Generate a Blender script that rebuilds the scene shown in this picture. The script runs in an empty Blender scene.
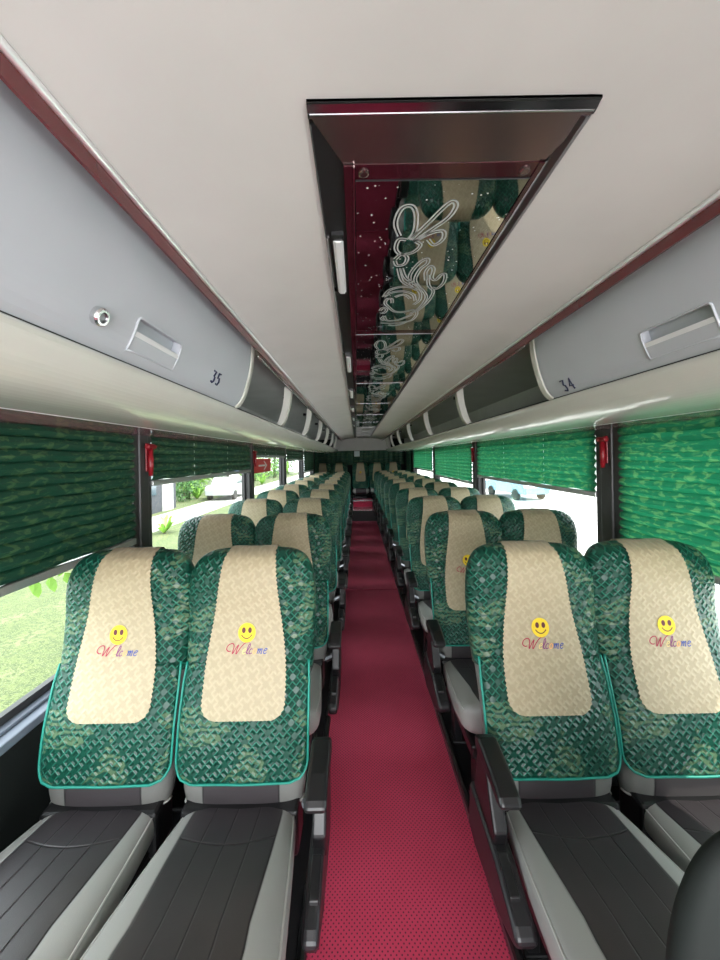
import bpy, math, random
from mathutils import Vector, Matrix
random.seed(7)
PI = math.pi
C = bpy.context.scene.collection
S = bpy.context.scene
R = math.radians

# ------------------------------------------------------------ camera, world, sun, exposure
CZ = 1.38
cd = bpy.data.cameras.new('camera'); cam = bpy.data.objects.new('camera', cd); C.objects.link(cam)
cd.lens = 13.5; cd.sensor_width = 36; cd.sensor_fit = 'AUTO'
cd.shift_x = 3/960; cd.shift_y = -22.5/960; cd.clip_start = 0.02
cam.matrix_world = Matrix.Translation((0, 0, CZ)) @ Matrix.Rotation(R(90), 4, 'X') @ Matrix.Rotation(R(-1.0), 4, 'Z')
S.camera = cam
W = bpy.data.worlds.new('sky'); S.world = W; W.use_nodes = True
bg = W.node_tree.nodes['Background']; bg.inputs[0].default_value = (0.90, 0.95, 1.0, 1); bg.inputs[1].default_value = 3.1
sl = bpy.data.lights.new('sun', 'SUN'); sl.energy = 6.0; sl.angle = R(1.0); sl.color = (1.0, 0.95, 0.86)
so = bpy.data.objects.new('sun', sl); C.objects.link(so)
so.rotation_euler = Vector((-0.62, 0.30, -0.85)).to_track_quat('-Z', 'Y').to_euler()
al = bpy.data.lights.new('windshield_fill', 'AREA'); al.shape = 'RECTANGLE'; al.size = 2.1; al.size_y = 1.3; al.energy = 20; al.color = (1.0, 0.965, 0.95)  # fill lamp added at the open front to brighten the interior
ao = bpy.data.objects.new('windshield_fill', al); C.objects.link(ao); ao.location = (0.12, -1.66, 1.15); ao.rotation_euler = (R(90), 0, 0)
S.view_settings.view_transform = 'Standard'; S.view_settings.look = 'None'
S.view_settings.gamma = 1; S.view_settings.use_curve_mapping = False
S.view_settings.exposure = 1.25
S.cycles.max_bounces = 10; S.cycles.diffuse_bounces = 7; S.cycles.glossy_bounces = 4
S.cycles.transparent_max_bounces = 12; S.cycles.sample_clamp_indirect = 6.0
S.cycles.caustics_reflective = False; S.cycles.caustics_refractive = False

# ------------------------------------------------------------ node helpers and materials
class NT:
    def __init__(s, name):
        s.m = bpy.data.materials.new(name); s.m.use_nodes = True
        s.t = s.m.node_tree; s.b = s.t.nodes['Principled BSDF']; s.o = s.t.nodes['Material Output']
        s.tc = None
    def n(s, typ, **k):
        x = s.t.nodes.new(typ)
        for a, v in k.items(): setattr(x, a, v)
        return x
    def put(s, sock, v):
        if hasattr(v, 'is_linked') or hasattr(v, 'links'): s.t.links.new(v, sock)
        elif isinstance(v, (tuple, list)) and len(v) == 3 and sock.type == 'RGBA': sock.default_value = (*v, 1)
        else: sock.default_value = v
    def m_(s, op, a, b=0.0, c=None):
        x = s.n('ShaderNodeMath', operation=op); s.put(x.inputs[0], a); s.put(x.inputs[1], b)
        if c is not None: s.put(x.inputs[2], c)
        return x.outputs[0]
    def obj(s):
        if not s.tc: s.tc = s.n('ShaderNodeTexCoord')
        return s.tc.outputs['Object']
    def xyz(s, v=None):
        x = s.n('ShaderNodeSeparateXYZ'); s.put(x.inputs[0], v or s.obj()); return x.outputs
    def noise(s, scale, detail=3, vec=None, dist=0.0, out=0):
        x = s.n('ShaderNodeTexNoise'); s.put(x.inputs['Vector'], vec or s.obj())
        x.inputs['Scale'].default_value = scale; x.inputs['Detail'].default_value = detail; x.inputs['Distortion'].default_value = dist
        return x.outputs[out]
    def ramp(s, fac, stops):
        x = s.n('ShaderNodeValToRGB'); s.put(x.inputs[0], fac); e = x.color_ramp.elements
        while len(e) < len(stops): e.new(0.5)
        for i, (p, c) in enumerate(stops): e[i].position = p; e[i].color = (*c, 1)
        return x.outputs[0]
    def mix(s, f, a, b):
        x = s.n('ShaderNodeMix', data_type='RGBA'); s.put(x.inputs[0], f); s.put(x.inputs[6], a); s.put(x.inputs[7], b)
        return x.outputs[2]
    def bump(s, h, strength=0.3, dist=0.002):
        x = s.n('ShaderNodeBump'); s.put(x.inputs['Height'], h); x.inputs['Strength'].default_value = strength
        x.inputs['Distance'].default_value = dist; s.t.links.new(x.outputs[0], s.b.inputs['Normal'])
    def base(s, c): s.put(s.b.inputs['Base Color'], c)
    def set(s, **k):
        for a, v in k.items(): s.put(s.b.inputs[a.replace('_', ' ')], v)

def plain(name, col, rough=0.5, metal=0.0, var=0.06, vs=6, bump=0.0, bs=200, coat=0.0, spec=0.5):
    t = NT(name)
    n = t.noise(vs, 4)
    t.base(t.ramp(n, [(0.3, tuple(c*(1-var) for c in col)), (0.7, tuple(min(1, c*(1+var)) for c in col))]))
    t.set(Roughness=rough, Metallic=metal); t.b.inputs['Coat Weight'].default_value = coat
    t.b.inputs['Specular IOR Level'].default_value = spec
    if bump: t.bump(t.noise(bs, 3), bump)
    return t.m

def fret(t, unit, a='X', b='Z'):
    """interlocking fret of raised lines on a diagonal lattice; 0 on a line, 1 in the groove"""
    v = t.xyz(); x = v['XYZ'.index(a)]; z = v['XYZ'.index(b)]
    s = 0.7071/unit
    p = t.m_('ADD', t.m_('MULTIPLY', t.m_('ADD', x, z), s), 500.0); q = t.m_('ADD', t.m_('MULTIPLY', t.m_('SUBTRACT', z, x), s), 500.0)
    def code(i, j): return t.m_('MODULO', t.m_('ADD', t.m_('ADD', i, t.m_('MULTIPLY', j, 2.0)), 0.01), 5.0)
    def pick(c, classes):
        o = None
        for k in classes:
            e = t.m_('COMPARE', c, float(k), 0.3); o = e if o is None else t.m_('MAXIMUM', o, e)
        return o
    row = t.m_('ROUND', q); dh = t.m_('ABSOLUTE', t.m_('SUBTRACT', q, row)); ph = pick(code(t.m_('FLOOR', p), row), (0, 2, 4))
    cl = t.m_('ROUND', p); dv = t.m_('ABSOLUTE', t.m_('SUBTRACT', p, cl)); pv = pick(code(cl, t.m_('FLOOR', q)), (0, 3, 4))
    dh = t.m_('MAXIMUM', dh, t.m_('SUBTRACT', 0.5, t.m_('MULTIPLY', ph, 0.5))); dv = t.m_('MAXIMUM', dv, t.m_('SUBTRACT', 0.5, t.m_('MULTIPLY', pv, 0.5)))
    return t.m_('MULTIPLY', t.m_('MINIMUM', dh, dv), 2.0)

def cover_mat():
    t = NT('green_brocade')
    st = fret(t, 0.0155)
    line = t.m_('MINIMUM', t.m_('MULTIPLY', t.m_('SUBTRACT', 1.0, st), 1.3), 1.0)
    nz = t.noise(7.5, 3, dist=0.6)
    sw = t.n('ShaderNodeTexWave', wave_type='RINGS'); t.put(sw.inputs['Vector'], t.obj())
    sw.inputs['Scale'].default_value = 16; sw.inputs['Distortion'].default_value = 9; sw.inputs['Detail'].default_value = 1.2; sw.inputs['Detail Scale'].default_value = 1.6
    motif = t.m_('MULTIPLY', t.m_('GREATER_THAN', nz, 0.54), t.m_('GREATER_THAN', sw.outputs['Fac'], 0.42))
    motif = t.m_('MULTIPLY', motif, 0.5)
    green = t.mix(line, (0.002, 0.052, 0.032), (0.0015, 0.026, 0.016))
    col = t.mix(motif, green, (0.16, 0.23, 0.12))
    thread = t.m_('LESS_THAN', st, 0.24)
    col = t.mix(t.m_('MULTIPLY', thread, 0.6), col, (0.025, 0.20, 0.135))
    t.base(col); t.set(Roughness=0.38); t.b.inputs['Specular IOR Level'].default_value = 0.40
    t.b.inputs['Sheen Weight'].default_value = 0.03; t.b.inputs['Sheen Tint'].default_value = (0.3, 0.9, 0.75, 1)
    t.bump(t.m_('SUBTRACT', 1.0, st), 0.9, 0.004)
    return t.m

def cream_mat():
    t = NT('cream_quilt')
    st = t.m_('POWER', fret(t, 0.0150), 0.8)
    col = t.mix(t.m_('MULTIPLY', st, 0.5), (0.46, 0.385, 0.25), (0.31, 0.255, 0.155))  # grooves tinted darker: shading of the embossing put into the colour
    t.base(col); t.set(Roughness=0.5); t.b.inputs['Sheen Weight'].default_value = 0.15
    t.bump(t.m_('SUBTRACT', 1.0, st), 0.5, 0.003)
    return t.m

def leather_mat(name, col, seams, col2=None):
    t = NT(name)
    v = t.xyz(); x, y, z = v[0], v[1], v[2]
    n = t.noise(9, 4)
    c = t.ramp(n, [(0.3, tuple(k*0.88 for k in col)), (0.7, tuple(k*1.12 for k in col))])
    t.set(Roughness=0.42)
    h = t.m_('MULTIPLY', t.noise(420, 2), 0.12)
    if seams:      # charcoal centre with stitched channels, grey bolsters outside a curved seam
        f = t.m_('DIVIDE', t.m_('MULTIPLY', y, -1.0), 0.47)
        f0 = t.m_('MINIMUM', t.m_('MULTIPLY', t.m_('MAXIMUM', f, 0.0), 1.35), 1.0)
        w = t.m_('ADD', 0.155, t.m_('MULTIPLY', t.m_('POWER', f0, 0.8), 0.037))
        f1 = t.m_('MINIMUM', t.m_('MAXIMUM', t.m_('DIVIDE', t.m_('SUBTRACT', f, 0.05), 0.6), 0.0), 1.0)
        lim = t.m_('SUBTRACT', w, t.m_('ADD', 0.036, t.m_('MULTIPLY', f1, 0.034)))
        ax = t.m_('ABSOLUTE', x); dlt = t.m_('SUBTRACT', ax, lim)
        out = t.m_('GREATER_THAN', dlt, 0.0)
        g0 = t.m_('MINIMUM', t.m_('DIVIDE', t.m_('ABSOLUTE', dlt), 0.004), 1.0)
        r_ = t.m_('DIVIDE', x, t.m_('MULTIPLY', lim, 0.5))
        g = t.m_('ABSOLUTE', t.m_('SUBTRACT', t.m_('FRACT', r_), 0.5))
        g1 = t.m_('MINIMUM', t.m_('MULTIPLY', t.m_('SUBTRACT', 0.5, g), 22.0), 1.0)
        yy = t.m_('ADD', y, t.m_('MULTIPLY', t.m_('MULTIPLY', x, x), -1.6))
        g2 = t.m_('MINIMUM', t.m_('DIVIDE', t.m_('ABSOLUTE', t.m_('ADD', yy, 0.125)), 0.004), 1.0)
        gi = t.m_('MAXIMUM', t.m_('MINIMUM', g1, g2), out)
        g3 = t.m_('MINIMUM', gi, g0)
        h = t.m_('ADD', h, g3)
        c = t.mix(out, c, col2)
        c = t.mix(t.m_('ADD', t.m_('MULTIPLY', g3, 0.6), 0.4), tuple(k*0.5 for k in col), c)
        t.bump(h, 0.45, 0.004)
    else:
        t.bump(h, 0.25, 0.002)
    t.base(c)
    return t.m

def backrest_mat():
    t = NT('backrest_leather'); v = t.xyz(); ax = t.m_('ABSOLUTE', v[0])
    out = t.m_('GREATER_THAN', ax, 0.108); g = t.m_('MINIMUM', t.m_('DIVIDE', t.m_('ABSOLUTE', t.m_('SUBTRACT', ax, 0.108)), 0.004), 1.0)
    t.base(t.mix(g, (0.02, 0.02, 0.02), t.mix(out, (0.055, 0.048, 0.052), (0.19, 0.19, 0.18)))); t.set(Roughness=0.45); t.bump(g, 0.4, 0.003)
    return t.m

def carpet_mat():
    t = NT('red_carpet')
    v = t.xyz(); s = 0.0155
    u = t.m_('DIVIDE', v[0], s); w = t.m_('DIVIDE', v[1], s)
    a = t.m_('SINE', t.m_('MULTIPLY', t.m_('ADD', u, w), PI)); b = t.m_('SINE', t.m_('MULTIPLY', t.m_('SUBTRACT', u, w), PI))
    d = t.m_('MULTIPLY', t.m_('MULTIPLY', a, a), t.m_('MULTIPLY', b, b))
    hole = t.m_('MINIMUM', t.m_('MAXIMUM', t.m_('MULTIPLY', t.m_('SUBTRACT', d, 0.5), 5.0), 0.0), 1.0)
    n = t.noise(4, 4)
    base = t.ramp(n, [(0.3, (0.56, 0.030, 0.085)), (0.7, (0.66, 0.045, 0.120))])
    t.base(t.mix(hole, base, (0.13, 0.004, 0.025)))
    t.set(Roughness=0.75); t.b.inputs['Sheen Weight'].default_value = 0.3; t.b.inputs['Sheen Tint'].default_value = (1, 0.5, 0.6, 1)
    t.bump(t.m_('SUBTRACT', 1.0, hole), 0.5, 0.002)
    return t.m

def blind_mat(name, light, trans):
    t = NT(name)
    
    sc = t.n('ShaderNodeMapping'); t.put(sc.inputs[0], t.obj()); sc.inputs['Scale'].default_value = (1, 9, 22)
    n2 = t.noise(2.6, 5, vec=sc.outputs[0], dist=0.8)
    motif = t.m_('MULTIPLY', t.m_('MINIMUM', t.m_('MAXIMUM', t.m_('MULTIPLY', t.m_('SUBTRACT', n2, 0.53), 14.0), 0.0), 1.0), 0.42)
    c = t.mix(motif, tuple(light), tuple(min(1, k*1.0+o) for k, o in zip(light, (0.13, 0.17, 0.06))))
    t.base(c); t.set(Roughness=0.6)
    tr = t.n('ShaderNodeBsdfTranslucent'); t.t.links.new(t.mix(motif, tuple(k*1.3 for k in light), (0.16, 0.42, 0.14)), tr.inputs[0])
    mx = t.n('ShaderNodeMixShader'); mx.inputs[0].default_value = trans
    t.t.links.new(t.b.outputs[0], mx.inputs[1]); t.t.links.new(tr.outputs[0], mx.inputs[2]); t.t.links.new(mx.outputs[0], t.o.inputs[0])
    return t.m

def glass_mat():
    t = NT('window_glass'); t.t.nodes.remove(t.b)
    tr = t.n('ShaderNodeBsdfTransparent'); tr.inputs[0].default_value = (0.93, 0.97, 0.95, 1)
    gl = t.n('ShaderNodeBsdfGlossy'); gl.inputs['Roughness'].default_value = 0.02
    fr = t.n('ShaderNodeFresnel'); fr.inputs[0].default_value = 1.45
    mx = t.n('ShaderNodeMixShader')
    t.t.links.new(t.m_('MULTIPLY', fr.outputs[0], 0.6), mx.inputs[0]); t.t.links.new(tr.outputs[0], mx.inputs[1]); t.t.links.new(gl.outputs[0], mx.inputs[2])
    t.t.links.new(mx.outputs[0], t.o.inputs[0])
    return t.m

def mirror_mat():
    t = NT('speckled_mirror_glass')
    vo = t.n('ShaderNodeTexVoronoi'); t.put(vo.inputs['Vector'], t.obj()); vo.inputs['Scale'].default_value = 70
    rnd = t.noise(37, 1)
    speck = t.m_('MULTIPLY', t.m_('LESS_THAN', vo.outputs['Distance'], 0.13), t.m_('GREATER_THAN', rnd, 0.52))
    t.base(t.mix(speck, (0.50, 0.50, 0.50), (0.8, 0.8, 0.8)))
    t.set(Metallic=t.m_('SUBTRACT', 1.0, speck), Roughness=t.m_('ADD', t.m_('MULTIPLY', speck, 0.5), 0.03))
    return t.m

def grass_mat():
    t = NT('lawn_grass'); n = t.noise(0.9, 6, dist=0.4); n2 = t.noise(14, 6); n3 = t.noise(60, 3)
    c = t.ramp(n, [(0.3, (0.038, 0.060, 0.014)), (0.5, (0.070, 0.095, 0.026)), (0.7, (0.13, 0.135, 0.065))])
    c = t.mix(t.ramp(n2, [(0.42, (0, 0, 0)), (0.60, (1, 1, 1))]), c, (0.03, 0.050, 0.012))
    c = t.mix(t.ramp(n3, [(0.50, (0, 0, 0)), (0.62, (0.8, 0.8, 0.8))]), c, (0.14, 0.16, 0.075))
    t.base(c); t.set(Roughness=0.9)
    t.bump(t.noise(40, 4), 0.8, 0.04); return t.m

def leaf_mat(name, c1, c2):
    t = NT(name); n = t.noise(2.5, 3); c = t.ramp(n, [(0.3, c1), (0.7, c2)]); t.base(c); t.set(Roughness=0.5)
    tr = t.n('ShaderNodeBsdfTranslucent'); t.t.links.new(c, tr.inputs[0])
    mx = t.n('ShaderNodeMixShader'); mx.inputs[0].default_value = 0.35
    t.t.links.new(t.b.outputs[0], mx.inputs[1]); t.t.links.new(tr.outputs[0], mx.inputs[2]); t.t.links.new(mx.outputs[0], t.o.inputs[0])
    return t.m

M = dict(
    chrome=plain('chrome_trim', (0.85, 0.87, 0.87), 0.32, 0.9),
    backrest=backrest_mat(),
    cover=cover_mat(), cream=cream_mat(), carpet=carpet_mat(), glass=glass_mat(), mirror=mirror_mat(), grass=grass_mat(),
    dark_leather=leather_mat('charcoal_leather', (0.038, 0.032, 0.036), True, (0.35, 0.35, 0.335)),
    dark_plain=leather_mat('charcoal_leather_plain', (0.050, 0.043, 0.048), False),
    grey_leather=leather_mat('grey_leather', (0.35, 0.35, 0.335), False),
    binding=plain('teal_binding', (0.006, 0.24, 0.18), 0.5), piping=plain('grey_piping', (0.5, 0.5, 0.48), 0.5),
    plastic=plain('black_plastic', (0.008, 0.008, 0.009), 0.35), plastic2=plain('dark_grey_plastic', (0.014, 0.014, 0.016), 0.38),
    metal=plain('dark_metal', (0.25, 0.25, 0.27), 0.3, 1.0), steel=plain('bright_steel', (0.72, 0.72, 0.73), 0.18, 1.0),
    brownmirror=plain('brown_mirror_trim', (0.25, 0.165, 0.165), 0.2, 0.85), greymirror=plain('grey_mirror_trim', (0.20, 0.19, 0.20), 0.14, 1.0),
    maroon=plain('maroon_gloss', (0.05, 0.008, 0.014), 0.15, coat=0.5), redtrim=plain('red_gloss_trim', (0.115, 0.008, 0.012), 0.22, coat=0.4),
    rose=plain('rose_gloss_panel', (0.50, 0.22, 0.26), 0.22, coat=0.6),
    ceiling=plain('headliner', (0.66, 0.635, 0.625), 0.85, var=0.03, bump=0.05, bs=300),
    rackwhite=plain('white_gloss_moulding', (0.70, 0.69, 0.64), 0.25, var=0.02, coat=0.5),
    door=plain('pale_grey_door', (0.52, 0.54, 0.59), 0.45, var=0.02), rackin=plain('rack_inside_grey', (0.44, 0.45, 0.45), 0.6),
    wall=plain('dark_wall_trim', (0.014, 0.018, 0.017), 0.7, spec=0.25), pillar=plain('pillar_charcoal', (0.035, 0.034, 0.036), 0.45),
    sill=plain('blue_grey_sill', (0.17, 0.20, 0.25), 0.35), rail=plain('blind_rail', (0.45, 0.46, 0.46), 0.35, 0.6),
    blindL=blind_mat('blind_fabric_left', (0.004, 0.055, 0.030), 0.02), blindR=blind_mat('blind_fabric', (0.008, 0.12, 0.055), 0.32),  # same fabric: left darker, right brighter, sunlit side put into the colour
    bead=plain('white_cord', (0.75, 0.85, 0.8), 0.5), red=plain('red_plastic', (0.26, 0.006, 0.014), 0.4, coat=0.1),
    sign=plain('red_sticker', (0.62, 0.05, 0.05), 0.4), white=plain('white_plastic', (0.82, 0.82, 0.84), 0.35, var=0.02),
    yellow=plain('yellow_thread', (0.85, 0.62, 0.02), 0.6), eye=plain('dark_red_thread', (0.10, 0.008, 0.01), 0.5),
    t_red=plain('crimson_thread', (0.36, 0.01, 0.05), 0.5), t_yel=plain('pale_yellow_thread', (0.80, 0.62, 0.25), 0.6),
    t_pur=plain('purple_thread', (0.22, 0.03, 0.16), 0.5), t_org=plain('orange_thread', (0.85, 0.42, 0.16), 0.6),
    t_blu=plain('blue_thread', (0.05, 0.08, 0.32), 0.5), ink=plain('dark_blue_ink', (0.015, 0.02, 0.07), 0.5),
    etch=plain('etched_white', (0.50, 0.52, 0.52), 0.7), paper=plain('notice_paper', (0.62, 0.72, 0.74), 0.6),
    concrete=plain('pale_concrete', (0.74, 0.73, 0.70), 0.9, vs=0.8, var=0.12), path=plain('pale_path', (0.34, 0.33, 0.31), 0.9, vs=1, var=0.08),
    earth=plain('road_grey', (0.30, 0.30, 0.29), 0.9), bark=plain('bark', (0.10, 0.075, 0.05), 0.9, bump=0.6, bs=30),
    leafA=leaf_mat('leaf_mid', (0.10, 0.22, 0.04), (0.26, 0.42, 0.10)), leafB=leaf_mat('leaf_dark', (0.03, 0.09, 0.03), (0.09, 0.20, 0.06)),
    leafC=leaf_mat('leaf_bright', (0.16, 0.36, 0.05), (0.35, 0.58, 0.12)),
    bwall=plain('building_grey', (0.03, 0.034, 0.042), 0.8), bpale=plain('building_pale', (0.40, 0.40, 0.39), 0.8),
    bglass=plain('dark_window', (0.04, 0.06, 0.08), 0.1), carw=plain('white_car_paint', (0.32, 0.34, 0.36), 0.2, coat=1), carb=plain('blue_car_paint', (0.18, 0.42, 0.55), 0.2, coat=1),
    tyre=plain('tyre_rubber', (0.02, 0.02, 0.02), 0.8), signblue=plain('blue_board', (0.10, 0.16, 0.50), 0.5),
)

# ------------------------------------------------------------ mesh helpers
class MB:
    def __init__(s): s.v = []; s.f = []; s.mi = []
    def add(s, vs, fs, mi=0):
        o = len(s.v); s.v += [tuple(p) for p in vs]; s.f += [tuple(i+o for i in f) for f in fs]; s.mi += [mi]*len(fs) if not isinstance(mi, list) else mi
        return s
    def box(s, x0, x1, y0, y1, z0, z1, mi=0):
        vs = [(x, y, z) for x in (x0, x1) for y in (y0, y1) for z in (z0, z1)]
        return s.add(vs, [(0, 1, 3, 2), (4, 6, 7, 5), (0, 4, 5, 1), (2, 3, 7, 6), (0, 2, 6, 4), (1, 5, 7, 3)], mi)
    def extrude_y(s, prof, y0, y1, mi=0, closed=True, caps=True):
        n = len(prof); vs = [(x, y0, z) for x, z in prof] + [(x, y1, z) for x, z in prof]
        fs = [(i, (i+1) % n, n+(i+1) % n, n+i) for i in range(n if closed else n-1)]
        if closed and caps: fs += [tuple(range(n))[::-1], tuple(range(n, 2*n))]
        return s.add(vs, fs, mi)
    def extrude_x(s, prof, x0, x1, mi=0):
        n = len(prof); vs = [(x0, y, z) for y, z in prof] + [(x1, y, z) for y, z in prof]
        fs = [(i, (i+1) % n, n+(i+1) % n, n+i) for i in range(n)] + [tuple(range(n))[::-1], tuple(range(n, 2*n))]
        return s.add(vs, fs, mi)
    def loft(s, rings, mi=0, cap=True, closed=True):
        n = len(rings[0]); vs = [p for r in rings for p in r]; fs = []
        for j in range(len(rings)-1):
            for i in range(n if closed else n-1):
                k = (i+1) % n; fs.append((j*n+i, j*n+k, (j+1)*n+k, (j+1)*n+i))
        if cap and closed:
            fs.append(tuple(range(n))[::-1]); fs.append(tuple(range((len(rings)-1)*n, len(rings)*n)))
        return s.add(vs, fs, mi)
    def tube(s, pts, r, seg=8, mi=0):
        pts = [Vector(p) for p in pts]; rings = []
        up = Vector((0, 0, 1)); n0 = None
        for i, p in enumerate(pts):
            t = (pts[min(i+1, len(pts)-1)] - pts[max(i-1, 0)])
            t = t.normalized() if t.length > 1e-9 else Vector((0, 0, 1))
            if n0 is None:
                n0 = t.cross(up)
                if n0.length < 1e-3: n0 = t.cross(Vector((1, 0, 0)))
            n0 = (n0 - t*n0.dot(t)).normalized(); b = t.cross(n0)
            rr = r[i] if isinstance(r, (list, tuple)) else r
            rings.append([p + (n0*math.cos(a) + b*math.sin(a))*rr for a in [2*PI*k/seg for k in range(seg)]])
        return s.loft(rings, mi)
    def build(s, name, mats, parent=None, smooth=False, bevel=0.0, seg=2, auto=True, props=None):
        me = bpy.data.meshes.new(name); me.from_pydata(s.v, [], s.f); me.update()
        if not isinstance(mats, (list, tuple)): mats = [mats]
        for m in mats: me.materials.append(m)
        me.polygons.foreach_set('material_index', s.mi)
        if smooth: me.polygons.foreach_set('use_smooth', [True]*len(me.polygons))
        o = bpy.data.objects.new(name, me); C.objects.link(o)
        if parent: o.parent = parent
        if bevel:
            b = o.modifiers.new('bevel', 'BEVEL'); b.width = bevel; b.segments = seg; b.limit_method = 'ANGLE'; b.angle_limit = R(35)
        if props:
            for k, v in props.items(): o[k] = v
        return o

def tag(o, label, cat, group=None):
    o['label'] = label; o['category'] = cat
    if group: o['group'] = group
    return o
def empty(name, loc, label, cat, group=None):
    o = bpy.data.objects.new(name, None); C.objects.link(o); o.location = loc; o.empty_display_size = 0.1
    return tag(o, label, cat, group)
def struct(o): o['kind'] = 'structure'; return o
def copy_tree(o, parent=None):
    c = o.copy(); C.objects.link(c); c.parent = parent
    for ch in list(o.children): copy_tree(ch, c)
    return c
def crom(pts, n=6):
    out = []
    P = [pts[0]] + list(pts) + [pts[-1]]
    for i in range(1, len(P)-2):
        p0, p1, p2, p3 = P[i-1:i+3]
        for k in range(n):
            t = k/n
            out.append(tuple(0.5*((2*b) + (-a+c)*t + (2*a-5*b+4*c-d)*t*t + (-a+3*b-3*c+d)*t**3) for a, b, c, d in zip(p0, p1, p2, p3)))
    out.append(tuple(pts[-1])); return out
def interp(tab, s):
    if s <= tab[0][0]: return tab[0][1]
    for (a, va), (b, vb) in zip(tab, tab[1:]):
        if s <= b:
            t = (s-a)/(b-a); return va + (vb-va)*t
    return tab[-1][1]
def smoothed(tab):
    p = crom(tab, 8); return p

# ------------------------------------------------------------ setting: bus shell
XL, XR = -1.02, 1.25          # inner faces of the side walls
Y0, YR = -1.7, 9.35
MID = 0.134
def both(f):                    # f(side, mirror) : mirror maps a left x to this side
    f('left', lambda x: x); f('right', lambda x: 2*MID - x)

ZT = 1.505                      # top of the windows
SILL = 0.62
struct(MB().box(XL-0.06, XR+0.06, Y0, YR+0.05, -0.08, -0.002).build('floor', M['plastic2']))
# headliner, arched, with thickness
half = crom([(-0.378, 1.826), (-0.35, 1.841), (-0.28, 1.860), (-0.17, 1.873), (-0.05, 1.880)], 10)
cp = half + [(2*MID-x, z) for x, z in half[::-1]]
prof = cp + [(0.66, 1.93), (-0.39, 1.93)]
ceil_mesh = MB().extrude_y(prof, Y0, 2.9-0.002).extrude_y(prof, 2.9+0.002, 6.2).extrude_y(prof, 6.203, YR)
cl_ = struct(ceil_mesh.build('ceiling', M['ceiling'], smooth=True)); cl_.data.set_sharp_from_angle(angle=R(30))
struct(MB().box(XL-0.08, XR+0.08, Y0-0.05, YR+0.3, 1.935, 2.0).build('ceiling_roof', M['ceiling']))
PL = [1.68, 3.43, 5.03, 6.68, 8.25]; PR = [1.77, 3.76, 5.77, 7.90]
PWL, PWR = 0.076, 0.09
def wall(side, x, out, pil, pw):
    a, b = sorted((x, out)); m = MB()
    m.box(a, b, Y0, YR+0.05, -0.08, SILL-0.04); m.box(a, b, Y0, YR+0.05, ZT, 1.94)
    m.box(a, b, Y0, -0.35, SILL-0.04, ZT); m.box(a, b, pil[-1]+pw, YR+0.05, SILL-0.04, ZT)
    struct(m.build('wall_'+side, M['wall']))
    s = MB()
    inn = x + (0.035 if side == 'left' else -0.035)
    a2, b2 = sorted((inn, out))
    s.box(a2, b2, -0.35, pil[-1]+pw, SILL-0.039, SILL-0.012); s.box(min(x, out), max(x, out), -0.35, pil[-1]+pw, SILL-0.012, SILL)
    struct(s.build('trim_1' if side == 'left' else 'trim_2', M['sill'], bevel=0.004))
wall('left', XL, XL-0.06, PL, PWL); wall('right', XR, XR+0.06, PR, PWR)
wn = 0; tn = 3
for side, x, out, pil, pw in (('left', XL, XL-0.06, PL, PWL), ('right', XR, XR+0.06, PR, PWR)):
    sg = 1 if side == 'left' else -1
    for p in pil:
        a, b = sorted((x+0.018*sg, out))
        a2, b2 = sorted((x+0.028*sg, out))
        struct(MB().box(a, b, p-pw, p+pw, SILL, ZT).box(a2, b2, p-pw*0.45, p+pw*0.45, SILL, ZT).build('trim_%d' % tn, M['pillar'], bevel=0.006)); tn += 1
    edges = [-0.35] + [v for p in pil for v in (p-pw, p+pw)]
    edges = list(zip(edges[0::2], edges[1::2]))
    for (ya, yb) in edges:
        wn += 1; xc = x - 0.035*sg
        e = bpy.data.objects.new('window_%d' % wn, None); C.objects.link(e); e.location = (xc, (ya+yb)/2, SILL); struct(e)
        f = MB(); L = (yb-ya)/2; H = ZT-SILL; t = 0.022
        f.box(-t/2, t/2, -L, -L+0.03, 0, H); f.box(-t/2, t/2, L-0.03, L, 0, H); f.box(-t/2, t/2, -L+0.03, L-0.03, 0, 0.025); f.box(-t/2, t/2, -L+0.03, L-0.03, H-0.03, H)
        f.build('window_frame', M['pillar'], e)
        MB().add([(0, -L+0.03, 0.025), (0, L-0.03, 0.025), (0, L-0.03, H-0.03), (0, -L+0.03, H-0.03)], [(0, 1, 2, 3)]).build('window_pane', M['glass'], e)
# rear wall
struct(MB().box(XL-0.06, XR+0.06, YR+0.05, YR+0.11, -0.08, 1.94).build('wall_rear', M['wall']))
struct(MB().box(-0.62, 0.88, YR-0.02, YR+0.049, 1.56, 1.93).build('trim_%d' % tn, M['ceiling'])); tn += 1
# stepped rear platform
st = MB(); st.box(XL, XR, 7.76, YR+0.04, 0.0, 0.25); st.box(XL, XR, 8.2, YR+0.04, 0.25, 0.40)
struct(st.build('floor_platform', M['plastic2']))
# seat plinths along both sides
struct(MB().box(XL, -0.186, -0.6, 7.75, -0.001, 0.035).build('floor_plinth_left', M['plastic2'], bevel=0.004))
struct(MB().box(0.405, XR, -0.6, 7.75, -0.001, 0.035).build('floor_plinth_right', M['plastic2'], bevel=0.004))

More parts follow.
